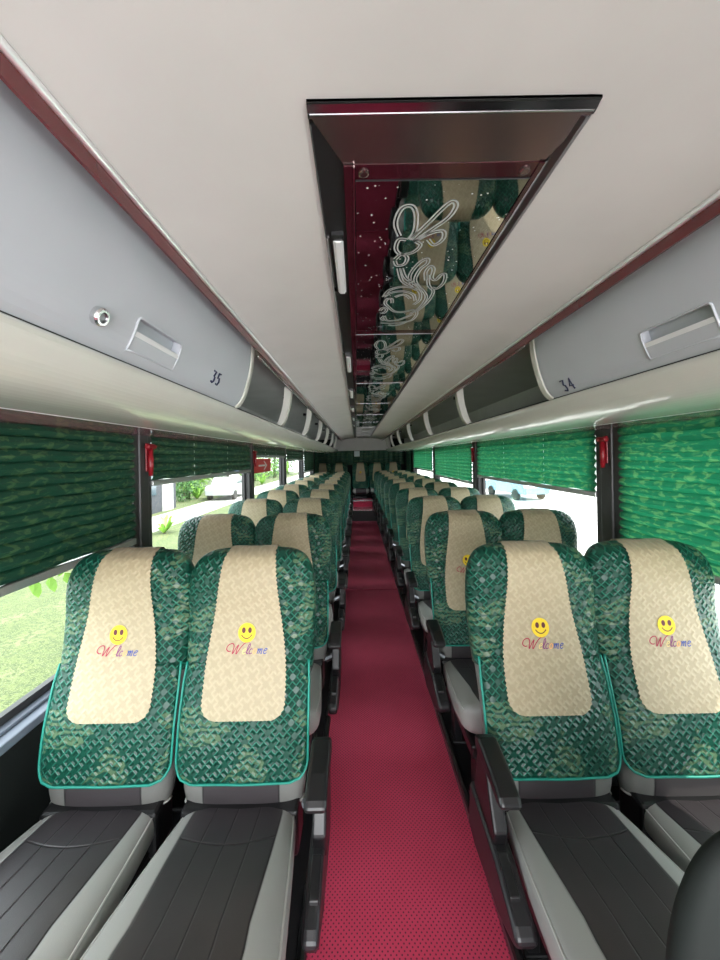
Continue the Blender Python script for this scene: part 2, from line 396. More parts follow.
# carpet runner in two lengths and on the steps
tag(MB().box(-0.178, 0.396, -0.6, 3.725, 0.0, 0.007).build('carpet_runner', M['carpet']), 'long crimson dotted carpet runner in the front stretch of the aisle', 'carpet')
tag(MB().box(-0.178, 0.396, 3.745, 7.755, 0.0, 0.007).build('carpet_runner', M['carpet']), 'crimson carpet runner behind the seam, leading to the rear steps', 'carpet')
for (ya, yb, za, lab) in ((7.775, 8.19, 0.251, 'crimson carpet piece on the lower rear step'), (8.19, 8.196, 0.27, None)):
    if lab: tag(MB().box(-0.15, 0.33, ya, yb, za, za+0.006).build('step_carpet', M['carpet']), lab, 'carpet')
tag(MB().box(-0.15, 0.33, 8.188, 8.1995, 0.258, 0.40).box(-0.15, 0.33, 8.188, 8.6, 0.401, 0.407).build('step_carpet', M['carpet']), 'crimson carpet piece folded over the upper rear step', 'carpet')
for z, y, l in ((0.25, 7.745, 'lower'), (0.40, 8.18, 'upper')):
    tag(MB().box(-0.17, 0.36, y, y+0.03, z-0.02, z+0.01).build('step_nosing', M['steel'], bevel=0.004), 'silver nosing strip along the edge of the %s rear step' % l, 'step edge')
for side, x in (('left', -0.183), ('right', 0.4005)):
    tag(MB().box(x-0.0045, x+0.0045, -0.6, 7.72, 0.0, 0.03).build('floor_rail', M['metal'], bevel=0.002), 'metal rail edging the %s side of the crimson aisle carpet' % side, 'rail')

# red and chrome ceiling trims
def trims(side, mx):
    global tn
    a = mx(-0.378); b = mx(-0.392); c = mx(-0.40)
    struct(MB().extrude_y([(mx(-0.373), 1.824), (mx(-0.3745), 1.797), (mx(-0.3795), 1.797), (mx(-0.3795), 1.826)], Y0, YR).build('trim_%d' % tn, M['redtrim'])); tn += 1
    struct(MB().tube([(mx(-0.3715), Y0, 1.827), (mx(-0.3715), YR, 1.827)], 0.0068).build('trim_%d' % tn, M['chrome'], smooth=True)); tn += 1
both(trims)

# ------------------------------------------------------------ luggage racks
DP = smoothed([(-0.500, 1.592), (-0.478, 1.610), (-0.459, 1.645), (-0.443, 1.695), (-0.431, 1.745), (-0.424, 1.795), (-0.420, 1.855)])   # door face profile, bulging towards the aisle
def rack(side, mx, end, ribs, num):
    lab = 'pale grey overhead luggage rack with open bays running along the %s windows' % side
    xw = XL if side == 'left' else XR
    e = empty('luggage_rack', (mx(-0.7), 1.5, 1.5), lab, 'luggage rack')
    e0 = Vector(e.location)
    def bl(mb, name, mat, par=e, **k):
        mb.v = [tuple(Vector(v)-e0) for v in mb.v]; return mb.build(name, mat, par, **k)
    w2 = xw if side == 'left' else xw
    lip = crom([(-0.56, 1.600), (-0.500, 1.594), (-0.486, 1.580), (-0.492, 1.560), (-0.515, 1.535), (-0.56, 1.513), (-0.62, 1.501), (-0.69, 1.498), (-0.745, 1.498)], 4)
    lp = [(mx(x), z) for x, z in lip] + [(mx(-0.745), 1.53), (mx(-0.60), 1.585)]
    bl(MB().extrude_y(lp, Y0, YR), 'shelf_lip', M['rackwhite'], smooth=False)
    bl(MB().tube([(mx(-0.499), Y0, 1.5945), (mx(-0.499), YR, 1.5945)], 0.0035, 6), 'door_gap_shade', M['plastic'], smooth=True)  # black tube stands in for the shadow line below the door
    iw = w2 + (0.002 if side == 'left' else -0.002)
    up = [(mx(-0.752), 1.500), (iw, 1.500), (iw, 1.515), (mx(-0.752), 1.515)]
    bl(MB().extrude_y(up, Y0, YR), 'underside_panel', M['rose'])
    bl(MB().box(*sorted((mx(-0.7515), mx(-0.746))), Y0, YR, 1.497, 1.52), 'underside_bead', M['white'])
    bl(MB().extrude_y([(mx(-0.60), 1.586), (iw, 1.53), (iw, 1.517), (mx(-0.60), 1.57)], Y0, YR), 'shelf', M['rackin'])
    bl(MB().extrude_y([(iw, 1.53), (iw, 1.86), (mx(-0.396), 1.90), (mx(-0.396), 1.885), (iw+(0.012 if side == 'left' else -0.012), 1.845), (iw+(0.012 if side == 'left' else -0.012), 1.53)], Y0, YR), 'back_panel', M['rackin'])
    # rail under the red trim, slim lamp fittings hang from it
    bl(MB().box(*sorted((mx(-0.46), mx(-0.385))), end, YR, 1.848, 1.858), 'top_rail', M['rackwhite'])
    for y in ribs:
        inner = [(mx(x-0.0), z) for x, z in DP]; back = [(mx(x-0.045), z-0.006) for x, z in DP][::-1]
        m = MB(); pf = inner + back; n = len(pf)
        m.add([(x, y-0.028, z) for x, z in pf] + [(x, y+0.028, z) for x, z in pf],
              [(i, (i+1) % n, n+(i+1) % n, n+i) for i in range(n)] + [tuple(range(n))[::-1], tuple(range(n, 2*n))])
        bl(m, 'divider', M['rackwhite'], bevel=0.008)
    bl(MB().tube([(mx(-0.41), end+0.02, 1.815), (mx(-0.41), YR, 1.815)], 0.006), 'hinge_rod', M['steel'], smooth=True)
    bl(MB().extrude_y([(mx(-0.80), 1.565), (mx(-0.80), 1.573), (mx(-0.60), 1.600), (mx(-0.60), 1.588)], end, YR), 'tray_mat', M['wall'])
    k = 0
    for y in [r+0.45 for r in ribs[:-1]]:
        m = MB(); m.tube([(mx(-0.55), y, 1.838+0.0), (mx(-0.55), y, 1.862)], 0.022, 12); bl(m, 'bay_light', M['plastic'])
    # closed door
    TM = 1.285
    def dpt(t, off=0.0):           # point on door face: t 0..1 bottom->top, off out of the face
        zt = 1.592+t*0.2045; i = 0
        while i < len(DP)-2 and DP[i+1][1] < zt: i += 1
        u = (zt-DP[i][1])/(DP[i+1][1]-DP[i][1])
        x = DP[i][0]+(DP[i+1][0]-DP[i][0])*u; z = zt
        dx, dz = DP[i+1][0]-DP[i][0], DP[i+1][1]-DP[i][1]; l = math.hypot(dx, dz)
        return (mx(x + dz/l*off), z - dx/l*off)
    def drange(za, zb):
        return [( (z-1.592)/0.2) for z in (za, zb)]
    nums = {'left': '35', 'right': '34'}
    hy0, hy1 = (0.747, 0.93) if side == 'left' else (0.721, 0.903)
    seam = 0.672
    def door(ya, yb, label, detailed):
        d = empty('rack_door', (mx(-0.45), (ya+yb)/2, 1.69), label, 'rack door')
        d0 = Vector(d.location)
        def bd(mb, name, mat, par=d, **k):
            mb.v = [tuple(Vector(v)-d0) for v in mb.v]; return mb.build(name, mat, par, **k)
        ts = [i/30*TM for i in range(31)]
        ys = [ya, yb-0.05, yb-0.03, yb-0.012, yb]
        rings = []
        offs = [0.0, 0.0, 0.0, -0.0005, -0.003]
        for y, of in zip(ys, offs):
            outer = [dpt(t, of) for t in ts]; inner = [dpt(t, -0.022) for t in ts][::-1]
            rings.append([(x, y, z) for x, z in outer+inner])
        # recess for the handle: the face is split round it
        t0, t1 = 0.11, 0.43
        if detailed:
            m = MB()
            def strip(yy0, yy1, ta, tb):
                r2 = []
                for y in (yy0, yy1):
                    tt = [ta+(tb-ta)*i/20 for i in range(21)]
                    r2.append([(x, y, z) for x, z in [dpt(t) for t in tt]+[dpt(t, -0.022) for t in tt][::-1]])
                m.loft(r2)
            strip(ya, hy0, 0, TM); strip(hy0, hy1, 0, t0); strip(hy0, hy1, t1, TM)
            ys = [hy1, yb-0.05, yb-0.03, yb-0.012, yb]
            rings = []
            for y, of in zip(ys, offs):
                rings.append([(x, y, z) for x, z in [dpt(t, of) for t in ts]+[dpt(t, -0.022) for t in ts][::-1]])
            m.loft(rings); bd(m, 'door_panel', M['door'])
            # handle: recessed cup with lip and bezel
            h = MB(); tt = [t0+(t1-t0)*i/8 for i in range(9)]
            h.loft([[(x, y, z) for x, z in [dpt(t, -0.0225) for t in tt]+[dpt(t, -0.028) for t in tt][::-1]] for y in (hy0-0.004, hy1+0.004)])
            cup = bd(h, 'handle_cup', M['door'])
            g = MB(); tm = t0+(t1-t0)*0.42; tt = [t0+(tm-t0)*i/6 for i in range(7)]
            g.loft([[(x, y, z) for x, z in [dpt(t, 0.002) for t in tt]+[dpt(t, -0.006) for t in tt][::-1]] for y in (hy0+0.003, hy1-0.003)])
            bd(g, 'handle_flap', M['door'], bevel=0.001)
            g = MB(); p1, p2, p3, p4 = dpt(tm+0.0, 0.003), dpt(tm+0.05, 0.001), dpt(tm+0.05, -0.006), dpt(tm, -0.006)
            g.extrude_y([p1, p2, p3, p4], hy0+0.003, hy1-0.003); bd(g, 'handle_bar', M['white'])  # steel bar coloured white to carry its bright highlight
            pts = []
            rr = 0.035
            loop = [(hy0, t0), (hy0, t1-rr), (hy0+0.003, t1-rr*0.3), (hy0+0.010, t1), (hy1-0.010, t1), (hy1-0.003, t1-rr*0.3), (hy1, t1-rr), (hy1, t0), (hy0, t0)]
            path = []
            for (a, b), (c_, d_) in zip(loop, loop[1:]):
                for i in range(6): path.append((a+(c_-a)*i/6, b+(d_-b)*i/6))
            path.append(loop[-1])
            bz = MB().tube([(dpt(t, 0.001)[0], y, dpt(t, 0.001)[1]) for y, t in path], 0.0028, 6); bd(bz, 'handle_bezel', M['door'], smooth=True)
            # number near the far end
            num = MB(); segs = {'3': [[(0, 1), (.55, 1), (.3, .58), (.55, .5), (.6, .2), (.35, 0), (0, .08)]], '5': [[(.55, 1), (.08, 1), (.03, .55), (.4, .6), (.6, .3), (.4, 0), (0, .05)]],
                                '4': [[(.45, 0), (.45, 1), (0, .32), (.65, .32)]]}
            ny, nt_, nh = (1.15, 0.19, 0.036) if side == 'left' else (1.255, 0.06, 0.036)
            for ci, ch in enumerate(nums[side]):
                for sgm in segs[ch]:
                    q = []
                    for (u, v) in sgm:
                        ly = ny + (u*1.15+ci*1.45)*nh*0.75*(1 if side == 'left' else -1) + (0 if side == 'left' else 0.03)
                        a = dpt(nt_+v*0.17, 0.0012); q.append((a[0], ly, a[1]))
                    num.tube(q, 0.0032, 5)
            bd(num, 'number', M['ink'])
        else:
            m = MB(); m.loft(rings); bd(m, 'door_panel', M['door'])
        # rounded end moulding
        if detailed:
            m = MB(); m.loft([[(x, y, z) for x, z in [dpt(t, of) for t in ts]+[dpt(t, -0.10) for t in ts][::-1]] for y, of in ((yb+0.0015, 0.0), (yb+0.006, 0.002), (yb+0.034, 0.001), (yb+0.043, -0.003), (yb+0.048, -0.010), (yb+0.05, -0.02))])
            bd(m, 'door_end', M['rackwhite'], smooth=False)
        return d, bd
    d, bd = door(Y0, end-0.03, 'near pale grey rack door numbered %s with recessed handle, %s side' % (nums[side], side), True)
    if side == 'left':
        k_ = MB(); c = dpt(0.245, 0.0); nx, nz = (dpt(0.245, 0.02)[0]-c[0])/0.02, (dpt(0.245, 0.02)[1]-c[1])/0.02
        def at(o): return (c[0]+nx*o, 0.644, c[1]+nz*o)
        lk = empty('rack_lock', (c[0], 0.644, c[1]), 'small round chrome lock beside the left door handle', 'lock')
        l0 = Vector(lk.location)
        for nm, mat, segs_ in (('lock_body', M['steel'], [(at(-0.002), 0.017), (at(0.009), 0.017), (at(0.013), 0.014), (at(0.013), 0.010), (at(0.008), 0.0095)]), ('key_slot', M['metal'], [(at(0.007), 0.0095), (at(0.009), 0.0095), (at(0.0091), 0.003)])):
            m = MB(); dirv = Vector((nx, 0, nz)); a1 = Vector((0, 1, 0)); a2 = dirv.cross(a1)
            m.loft([[Vector(p)+(a1*math.cos(t)+a2*math.sin(t))*r for t in [2*PI*i/20 for i in range(20)]] for p, r in segs_])
            m.v = [tuple(Vector(v)-l0) for v in m.v]; m.build(nm, mat, lk, smooth=False)
    if False: door(Y0, seam-0.001, 'plain pale grey rack door nearest the camera, %s side' % side, False)
def do_rack(side, mx):
    if side == 'left': rack(side, mx, 1.50, [2.37, 3.42, 4.5, 5.6, 6.75, 7.9], 5)
    else: rack(side, mx, 1.42, [2.49, 3.72, 4.98, 6.25, 7.5, 8.6], 5)
both(do_rack)

# ------------------------------------------------------------ ceiling centre panel
FX0, FX1, FY0, FY1 = -0.062, 0.350, 0.500, 8.95
GX0, GX1 = 0.006, 0.312
ZP = 1.868
pn = empty('ceiling_duct_panel', (MID, 4.7, ZP), 'long dark mirror-framed panel running down the middle of the ceiling', 'ceiling panel')
p0 = Vector(pn.location)
def bp(mb, name, mat, **k):
    mb.v = [tuple(Vector(v)-p0) for v in mb.v]; return mb.build(name, mat, pn, **k)
bp(MB().box(FX0, FX1, FY0, FY1, ZP+0.006, 1.879), 'backing_board', M['plastic'])
bp(MB().extrude_x([(FY0, ZP+0.007), (FY0, 1.879), (FY0+0.02, 1.879), (FY0+0.02, ZP+0.002), (FY0+0.013, ZP+0.002)], FX0, FX1), 'front_bar', M['greymirror'])
bp(MB().box(FX0+0.003, FX1-0.003, FY0+0.0125, FY0+0.0145, ZP+0.0005, ZP+0.004), 'front_bead', M['steel'])
pl = [(FX0+0.003, FY0+0.015), (FX1-0.003, FY0+0.015), (FX1-0.03, 0.60), (GX0-0.02, 0.60)]
bp(MB().add([(x, y, z) for z in (ZP+0.006, ZP+0.0005) for x, y in pl], [(0, 1, 2, 3), (7, 6, 5, 4), (0, 4, 5, 1), (1, 5, 6, 2), (2, 6, 7, 3), (3, 7, 4, 0)]), 'end_plate', M['brownmirror'])
for xx in (0.020, 0.296):
    m = MB(); m.loft([[(xx+r*math.cos(t), 0.617+r*math.sin(t), z) for t in [2*PI*i/20 for i in range(20)]] for r, z in ((0.009, ZP), (0.009, ZP-0.003), (0.006, ZP-0.004))]); bp(m, 'screw_cap', M['brownmirror'])
bp(MB().box(GX0-0.02, GX1+0.012, 0.60, 0.632, ZP-0.0005, ZP+0.006), 'crossbar', M['maroon'])
# side bevels
bp(MB().extrude_y([(FX0, 1.879), (FX0, ZP+0.006), (FX0+0.003, ZP+0.002), (GX0-0.021, ZP+0.004), (GX0-0.021, 1.879)], FY0+0.03, 0.80), 'side_moulding', M['plastic2'])
bp(MB().extrude_y([(FX0, 1.879), (FX0, ZP+0.004), (FX0+0.006, ZP-0.004), (FX0+0.010, ZP+0.003), (FX0+0.010, 1.879)], 0.80, FY1), 'side_moulding', M['greymirror'])
bp(MB().extrude_y([(FX1, 1.879), (FX1, ZP+0.004), (FX1-0.010, ZP-0.002), (FX1-0.022, ZP+0.002), (FX1-0.022, 1.879)], FY0+0.02, FY1), 'side_moulding', M['metal'])
bp(MB().extrude_y([(FX1-0.0222, ZP+0.004), (FX1-0.0222, ZP+0.001), (FX1-0.030, ZP-0.003), (FX1-0.030, ZP+0.004)], 0.60, FY1), 'side_bead', M['steel'])
bp(MB().box(GX0-0.020, GX0-0.004, 0.60, FY1-0.1, ZP-0.003, ZP+0.006), 'inner_strip', M['maroon'])
bp(MB().box(GX0-0.004, GX0-0.0015, 0.60, FY1-0.1, ZP-0.005, ZP+0.006), 'inner_bead', M['steel'])
bp(MB().box(GX1+0.0015, GX1+0.010, 0.60, FY1-0.1, ZP-0.003, ZP+0.006), 'inner_strip', M['maroon'])
gy = [0.635, 1.43, 2.37, 3.26, 4.12, 4.98, 5.85, 6.7, 7.55, 8.4]
ordn = ['first', 'second', 'third', 'fourth', 'fifth', 'sixth', 'seventh', 'eighth', 'ninth', 'tenth', 'eleventh']
# scroll drawing in panel coordinates u across (0..1), v along (0..1, away from the camera)
SC = [[(.30, .22), (.24, .16), (.27, .10), (.36, .09), (.42, .13), (.44, .20), (.40, .24)],
      [(.42, .24), (.55, .16), (.68, .08), (.75, .09), (.72, .14), (.58, .20), (.46, .25)],
      [(.46, .25), (.60, .21), (.72, .20), (.75, .24), (.68, .27), (.60, .24)],
      [(.38, .24), (.30, .24), (.29, .29), (.36, .32), (.48, .31), (.54, .27), (.48, .25)],
      [(.30, .35), (.36, .32), (.43, .34), (.42, .38), (.34, .39), (.30, .36)],
      [(.36, .41), (.44, .50), (.58, .55), (.66, .58)], [(.40, .41), (.48, .48), (.62, .53), (.74, .58)],
      [(.58, .54), (.52, .46), (.58, .38), (.66, .35), (.68, .38), (.62, .42), (.60, .49), (.66, .54)],
      [(.66, .54), (.78, .60), (.84, .66), (.80, .76), (.70, .82)], [(.74, .50), (.70, .44), (.73, .40), (.78, .42), (.80, .48), (.86, .50), (.90, .46), (.95, .46), (.98, .52), (.93, .57), (.86, .56)],
      [(.74, .46), (.80, .54), (.90, .60), (.88, .70), (.78, .80)],
      [(.24, .64), (.30, .58), (.45, .55), (.60, .56), (.72, .60), (.76, .67), (.70, .72)], [(.24, .64), (.34, .60), (.50, .59), (.64, .62), (.70, .68)],
      [(.40, .64), (.52, .62), (.62, .66)], [(.34, .74), (.28, .70), (.30, .66), (.36, .66), (.38, .70)], [(.22, .78), (.26, .75), (.32, .77), (.28, .81), (.24, .80)],
      [(.34, .74), (.44, .79), (.58, .80), (.72, .78), (.80, .82), (.76, .90), (.60, .93), (.42, .94), (.26, .93)],
      [(.30, .84), (.36, .90), (.52, .90), (.66, .86), (.72, .83)], [(.30, .84), (.27, .88), (.33, .90)], [(.40, .96), (.50, .97), (.62, .95), (.70, .91)]]
scroll = MB()
def scroll_mesh(L):
    m = MB(); w = GX1-GX0
    for sgi in SC:
        pts = crom([(GX0+u*w*0.72+0.03, v*L*0.96) for u, v in sgi], 7)
        n = len(pts)
        for off in (-0.0036, 0.0036):
            q = []
            for i, (x, y) in enumerate(pts):
                a = pts[max(i-1, 0)]; b = pts[min(i+1, n-1)]; dx, dy = b[0]-a[0], b[1]-a[1]; l = math.hypot(dx, dy) or 1
                q.append((x-dy/l*off, y+dx/l*off, dx/l, dy/l))
            vs = []
            for (x, y, dx, dy) in q: vs += [(x-dy*0.0019, y+dx*0.0019, 0), (x+dy*0.0019, y-dx*0.0019, 0)]
            m.add(vs, [(2*i, 2*i+2, 2*i+3, 2*i+1) for i in range(n-1)])
    return m
for i, (ya, yb) in enumerate(zip(gy, gy[1:])):
    g = empty('etched_glass_panel', (0, ya, ZP-0.001), 'dark mirrored ceiling glass etched with white scrolls, %s from the camera' % ordn[i], 'glass panel', 'etched mirror glass panels along the ceiling')
    L = yb-ya-0.045
    MB().box(GX0, GX1, 0, L, 0.0, 0.006).build('mirror_glass', M['mirror'], g)
    sm = scroll_mesh(L); sm.v = [(x, y, -0.0006) for x, y, z in sm.v]; sm.build('etched_scroll', M['etch'], g)
    MB().box(GX0, GX1, -0.0012, 0.0, -0.001, 0.004).build('glass_edge', M['metal'], g)
    bp(MB().box(GX0-0.02, GX1+0.012, yb-0.042, yb-0.003, ZP-0.0008, ZP+0.006), 'crossbar', M['maroon'])
# slim white lamp lenses and black vents in the left side channel
for i, (ya, yb) in enumerate(((0.80, 1.05), (1.72, 2.02), (2.60, 2.9), (3.5, 3.8), (4.4, 4.7), (5.3, 5.6))):
    l = empty('channel_lamp', (-0.034, (ya+yb)/2, ZP), 'slim white lamp lens beside the ceiling mirror, %s from the camera' % ordn[i], 'lamp', 'slim lamps beside the ceiling mirror')
    h = (yb-ya)/2
    MB().extrude_y([(-0.0115, 0.006), (-0.0115, -0.004), (-0.005, -0.010), (0.006, -0.010), (0.0115, -0.004), (0.0115, 0.006)], -h, h).build('lamp_lens', M['white'], l)
    MB().box(-0.013, 0.013, h, h+0.02, -0.006, 0.006).box(-0.013, 0.013, -h-0.02, -h, -0.006, 0.006).build('lamp_cap', M['plastic2'], l)

# ------------------------------------------------------------ blinds
def blind(side, ya, yb, zb, where):
    sg = 1 if side == 'left' else -1; x = (XL if side == 'left' else XR) + 0.012*sg
    lab = 'green brocade pleated blind over the %s' % where
    e = empty('pleated_blind', (x, (ya+yb)/2, ZT), lab, 'blind', 'pleated window blinds')
    L = (yb-ya)/2+0.007; H = ZT-zb-0.03; p = 0.040; n = max(2, round(H/p)); p = H/n
    m = MB(); vs = []; zs = []
    for k in range(n):
        for (f, dx) in ((0, 0.0), (0.16, 0.010), (0.55, 0.017), (0.86, 0.008)):
            zs.append((-0.004-(k+f)*p, dx*sg))
    zs.append((-0.004-n*p, 0))
    N = 40
    for z, dx in zs: vs += [(dx + 0.0012*math.sin(i*1.7+z*40), -L+2*L*i/N, z + 0.002*math.sin(i*0.9+z*7)) for i in range(N+1)]
    fs = [(j*(N+1)+i, j*(N+1)+i+1, (j+1)*(N+1)+i+1, (j+1)*(N+1)+i) for j in range(len(zs)-1) for i in range(N)]
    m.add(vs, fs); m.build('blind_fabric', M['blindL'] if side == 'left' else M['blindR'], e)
    MB().box(-0.006 if sg > 0 else -0.016, 0.016 if sg > 0 else 0.006, -L, L, -H-0.03, -H-0.004).build('bottom_rail', M['rail'], e, bevel=0.003)
    for yy in ((0.35*L,) if L < 0.7 else (-0.45*L, 0.25*L)):
        c = MB()
        for k in range(n): c.box(*sorted((0.017*sg, 0.0185*sg)), yy-0.0015, yy+0.0015, -0.004-(k+0.75)*p, -0.004-(k+0.4)*p)
        c.build('blind_cord', M['bead'], e)
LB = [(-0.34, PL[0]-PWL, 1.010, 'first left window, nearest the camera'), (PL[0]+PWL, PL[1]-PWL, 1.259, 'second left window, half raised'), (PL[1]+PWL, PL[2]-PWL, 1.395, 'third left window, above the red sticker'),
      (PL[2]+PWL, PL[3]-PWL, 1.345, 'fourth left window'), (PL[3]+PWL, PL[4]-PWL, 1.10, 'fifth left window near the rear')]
RB = [(-0.34, PR[0]-PWR, 0.925, 'first right window, nearest the camera'), (PR[0]+PWR, PR[1]-PWR, 1.155, 'second right window'), (PR[1]+PWR, PR[2]-PWR, 1.07, 'third right window'), (PR[2]+PWR, PR[3]-PWR, 1.12, 'fourth right window near the rear')]
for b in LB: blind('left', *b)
for b in RB: blind('right', *b)

# emergency hammers
def hammer(x, y, z, sg, where):
    e = empty('emergency_hammer', (x, y, z), 'small red emergency hammer on the %s' % where, 'hammer', 'red emergency hammers on the window pillars')
    MB().box(*sorted((0, 0.006*sg)), -0.014, 0.014, -0.10, 0.035).build('holder', M['red'], e, bevel=0.003)
    MB().tube([(0.018*sg, 0, -0.12), (0.018*sg, 0, -0.06), (0.018*sg, 0, 0.01)], [0.010, 0.013, 0.011], 10).build('handle', M['red'], e, smooth=True)
    MB().tube([(0.02*sg, -0.036, 0.018), (0.02*sg, -0.030, 0.018), (0.02*sg, 0.026, 0.018), (0.02*sg, 0.040, 0.018)], [0.004, 0.013, 0.013, 0.006], 10).build('hammer_head', M['red'], e)
hammer(XL+0.028, PL[0]+0.02, 1.43, 1, 'first left pillar')
hammer(XL+0.028, PL[1]+0.02, 1.43, 1, 'second left pillar')
hammer(XR-0.028, PR[0]-0.005, 1.43, -1, 'first right pillar')
hammer(XR-0.028, PR[1]-0.005, 1.43, -1, 'second right pillar')
# arrow sticker on the third left window
e = empty('exit_sticker', (XL-0.028, 3.96, 1.31), 'red sticker with a white right-pointing arrow on the third left window', 'sticker')
MB().box(0, 0.002, -0.40, 0.40, -0.075, 0.075).build('sticker_sheet', M['sign'], e)
MB().box(0.002, 0.003, -0.14, 0.14, -0.010, 0.010).add([(0.0032, 0.06, 0.05), (0.0032, 0.10, 0.05), (0.0032, 0.22, 0), (0.0032, 0.10, -0.05), (0.0032, 0.06, -0.05), (0.0032, 0.16, 0)], [(0, 1, 2, 5), (5, 2, 3, 4)]).build('white_arrow', M['white'], e)

# ------------------------------------------------------------ seats
B0 = Vector((0, 0, 0.385)); B1 = Vector((0, 0.145, 1.09)); BD = (B1-B0); BN = Vector((0, -BD.z, BD.y)).normalized()   # BN points at the passenger
wt = smoothed([(0, .335), (.05, .352), (.12, .362), (.3, .37), (.45, .378), (.6, .388), (.72, .396), (.82, .396), (.90, .382), (.955, .345), (.985, .296), (1.0, .24)])
tt_ = smoothed([(0, .085), (.1, .105), (.5, .10), (.85, .095), (.95, .08), (.985, .055), (1.0, .03)])
bul = smoothed([(0, .0), (.12, .012), (.3, .016), (.5, .002), (.7, -.002), (.85, .014), (.95, .012), (1.0, -.004)])
def ctr(s): return B0 + BD*s + BN*(interp(bul, s) - 0.05)
def ring(s, off=0.0, n=48, ex=3.2):
    w = interp(wt, s)/2+off; t = interp(tt_, s)/2+off; c = ctr(s); out = []
    for k in range(n):
        a = 2*PI*k/n; sa, ca = math.sin(a), math.cos(a)
        x = w*math.copysign(abs(sa)**(2/ex), sa); f = t*math.copysign(abs(ca)**(2/ex), ca)
        out.append(c + Vector((x, 0, 0)) + BN*f)
    return out
def front(x, s, off=0.0, ex=3.2, minw=None):
    if minw is None: minw = 0.216 - 0.022*min(1, max(0, (s-0.46)/0.08)) if s < 0.54 else 0.0
    minw = minw if s < 0.54 else 0.0
    w = max(interp(wt, min(s, 1))/2, minw)+0.006; t = interp(tt_, min(s, 1))/2+0.006; c = ctr(min(s, 1.0))
    u = min(0.9999, abs(x)/w); f = t*(1-u**ex)**(1/ex)
    return c + Vector((x, 0, 0)) + BN*(f+off)
SS = [0, .01, .03, .06] + [.1+.04*i for i in range(20)] + [.89, .91, .93, .945, .96, .972, .983, .992, 1.0]

def cushion_ring(y, off=0.0, n=56, ex=3.6, shrink=1.0):
    f = -y/0.47; w = (0.155 + (0.192-0.155)*min(1, max(0, f)*1.35)**0.8)*shrink + off
    zc = 0.352 + 0.083*f; t = (0.052+0.012*f)*(shrink**0.7)+off; out = []
    for k in range(n):
        a = 2*PI*k/n; sa, ca = math.sin(a), math.cos(a)
        x = w*math.copysign(abs(sa)**(2/ex), sa); z = t*math.copysign(abs(ca)**(2/ex), ca)
        if ca > 0: z += 0.007*(abs(x)/w)**2*1.2 - 0.006
        out.append(Vector((x, y, zc+z)))
    return out

def stroke(m, pts, hw, s0, sx, off, mi, ox=0.0, n=5, slant=0.25):
    P = crom(pts, n) if len(pts) > 2 else pts
    vs = []; N = len(P)
    for i, (px, py) in enumerate(P):
        a = P[max(0, i-1)]; b = P[min(N-1, i+1)]; dx, dy = b[0]-a[0], b[1]-a[1]; l = math.hypot(dx, dy) or 1
        for sg in (1, -1):
            qx = px - dy/l*hw*sg; qy = py + dx/l*hw*sg
            X = ox + (qx + qy*slant)*sx; Sv = s0 + qy*sx/BD.length
            vs.append(front(X, Sv, off))
    m.add(vs, [(2*i, 2*i+2, 2*i+3, 2*i+1) for i in range(N-1)], mi)

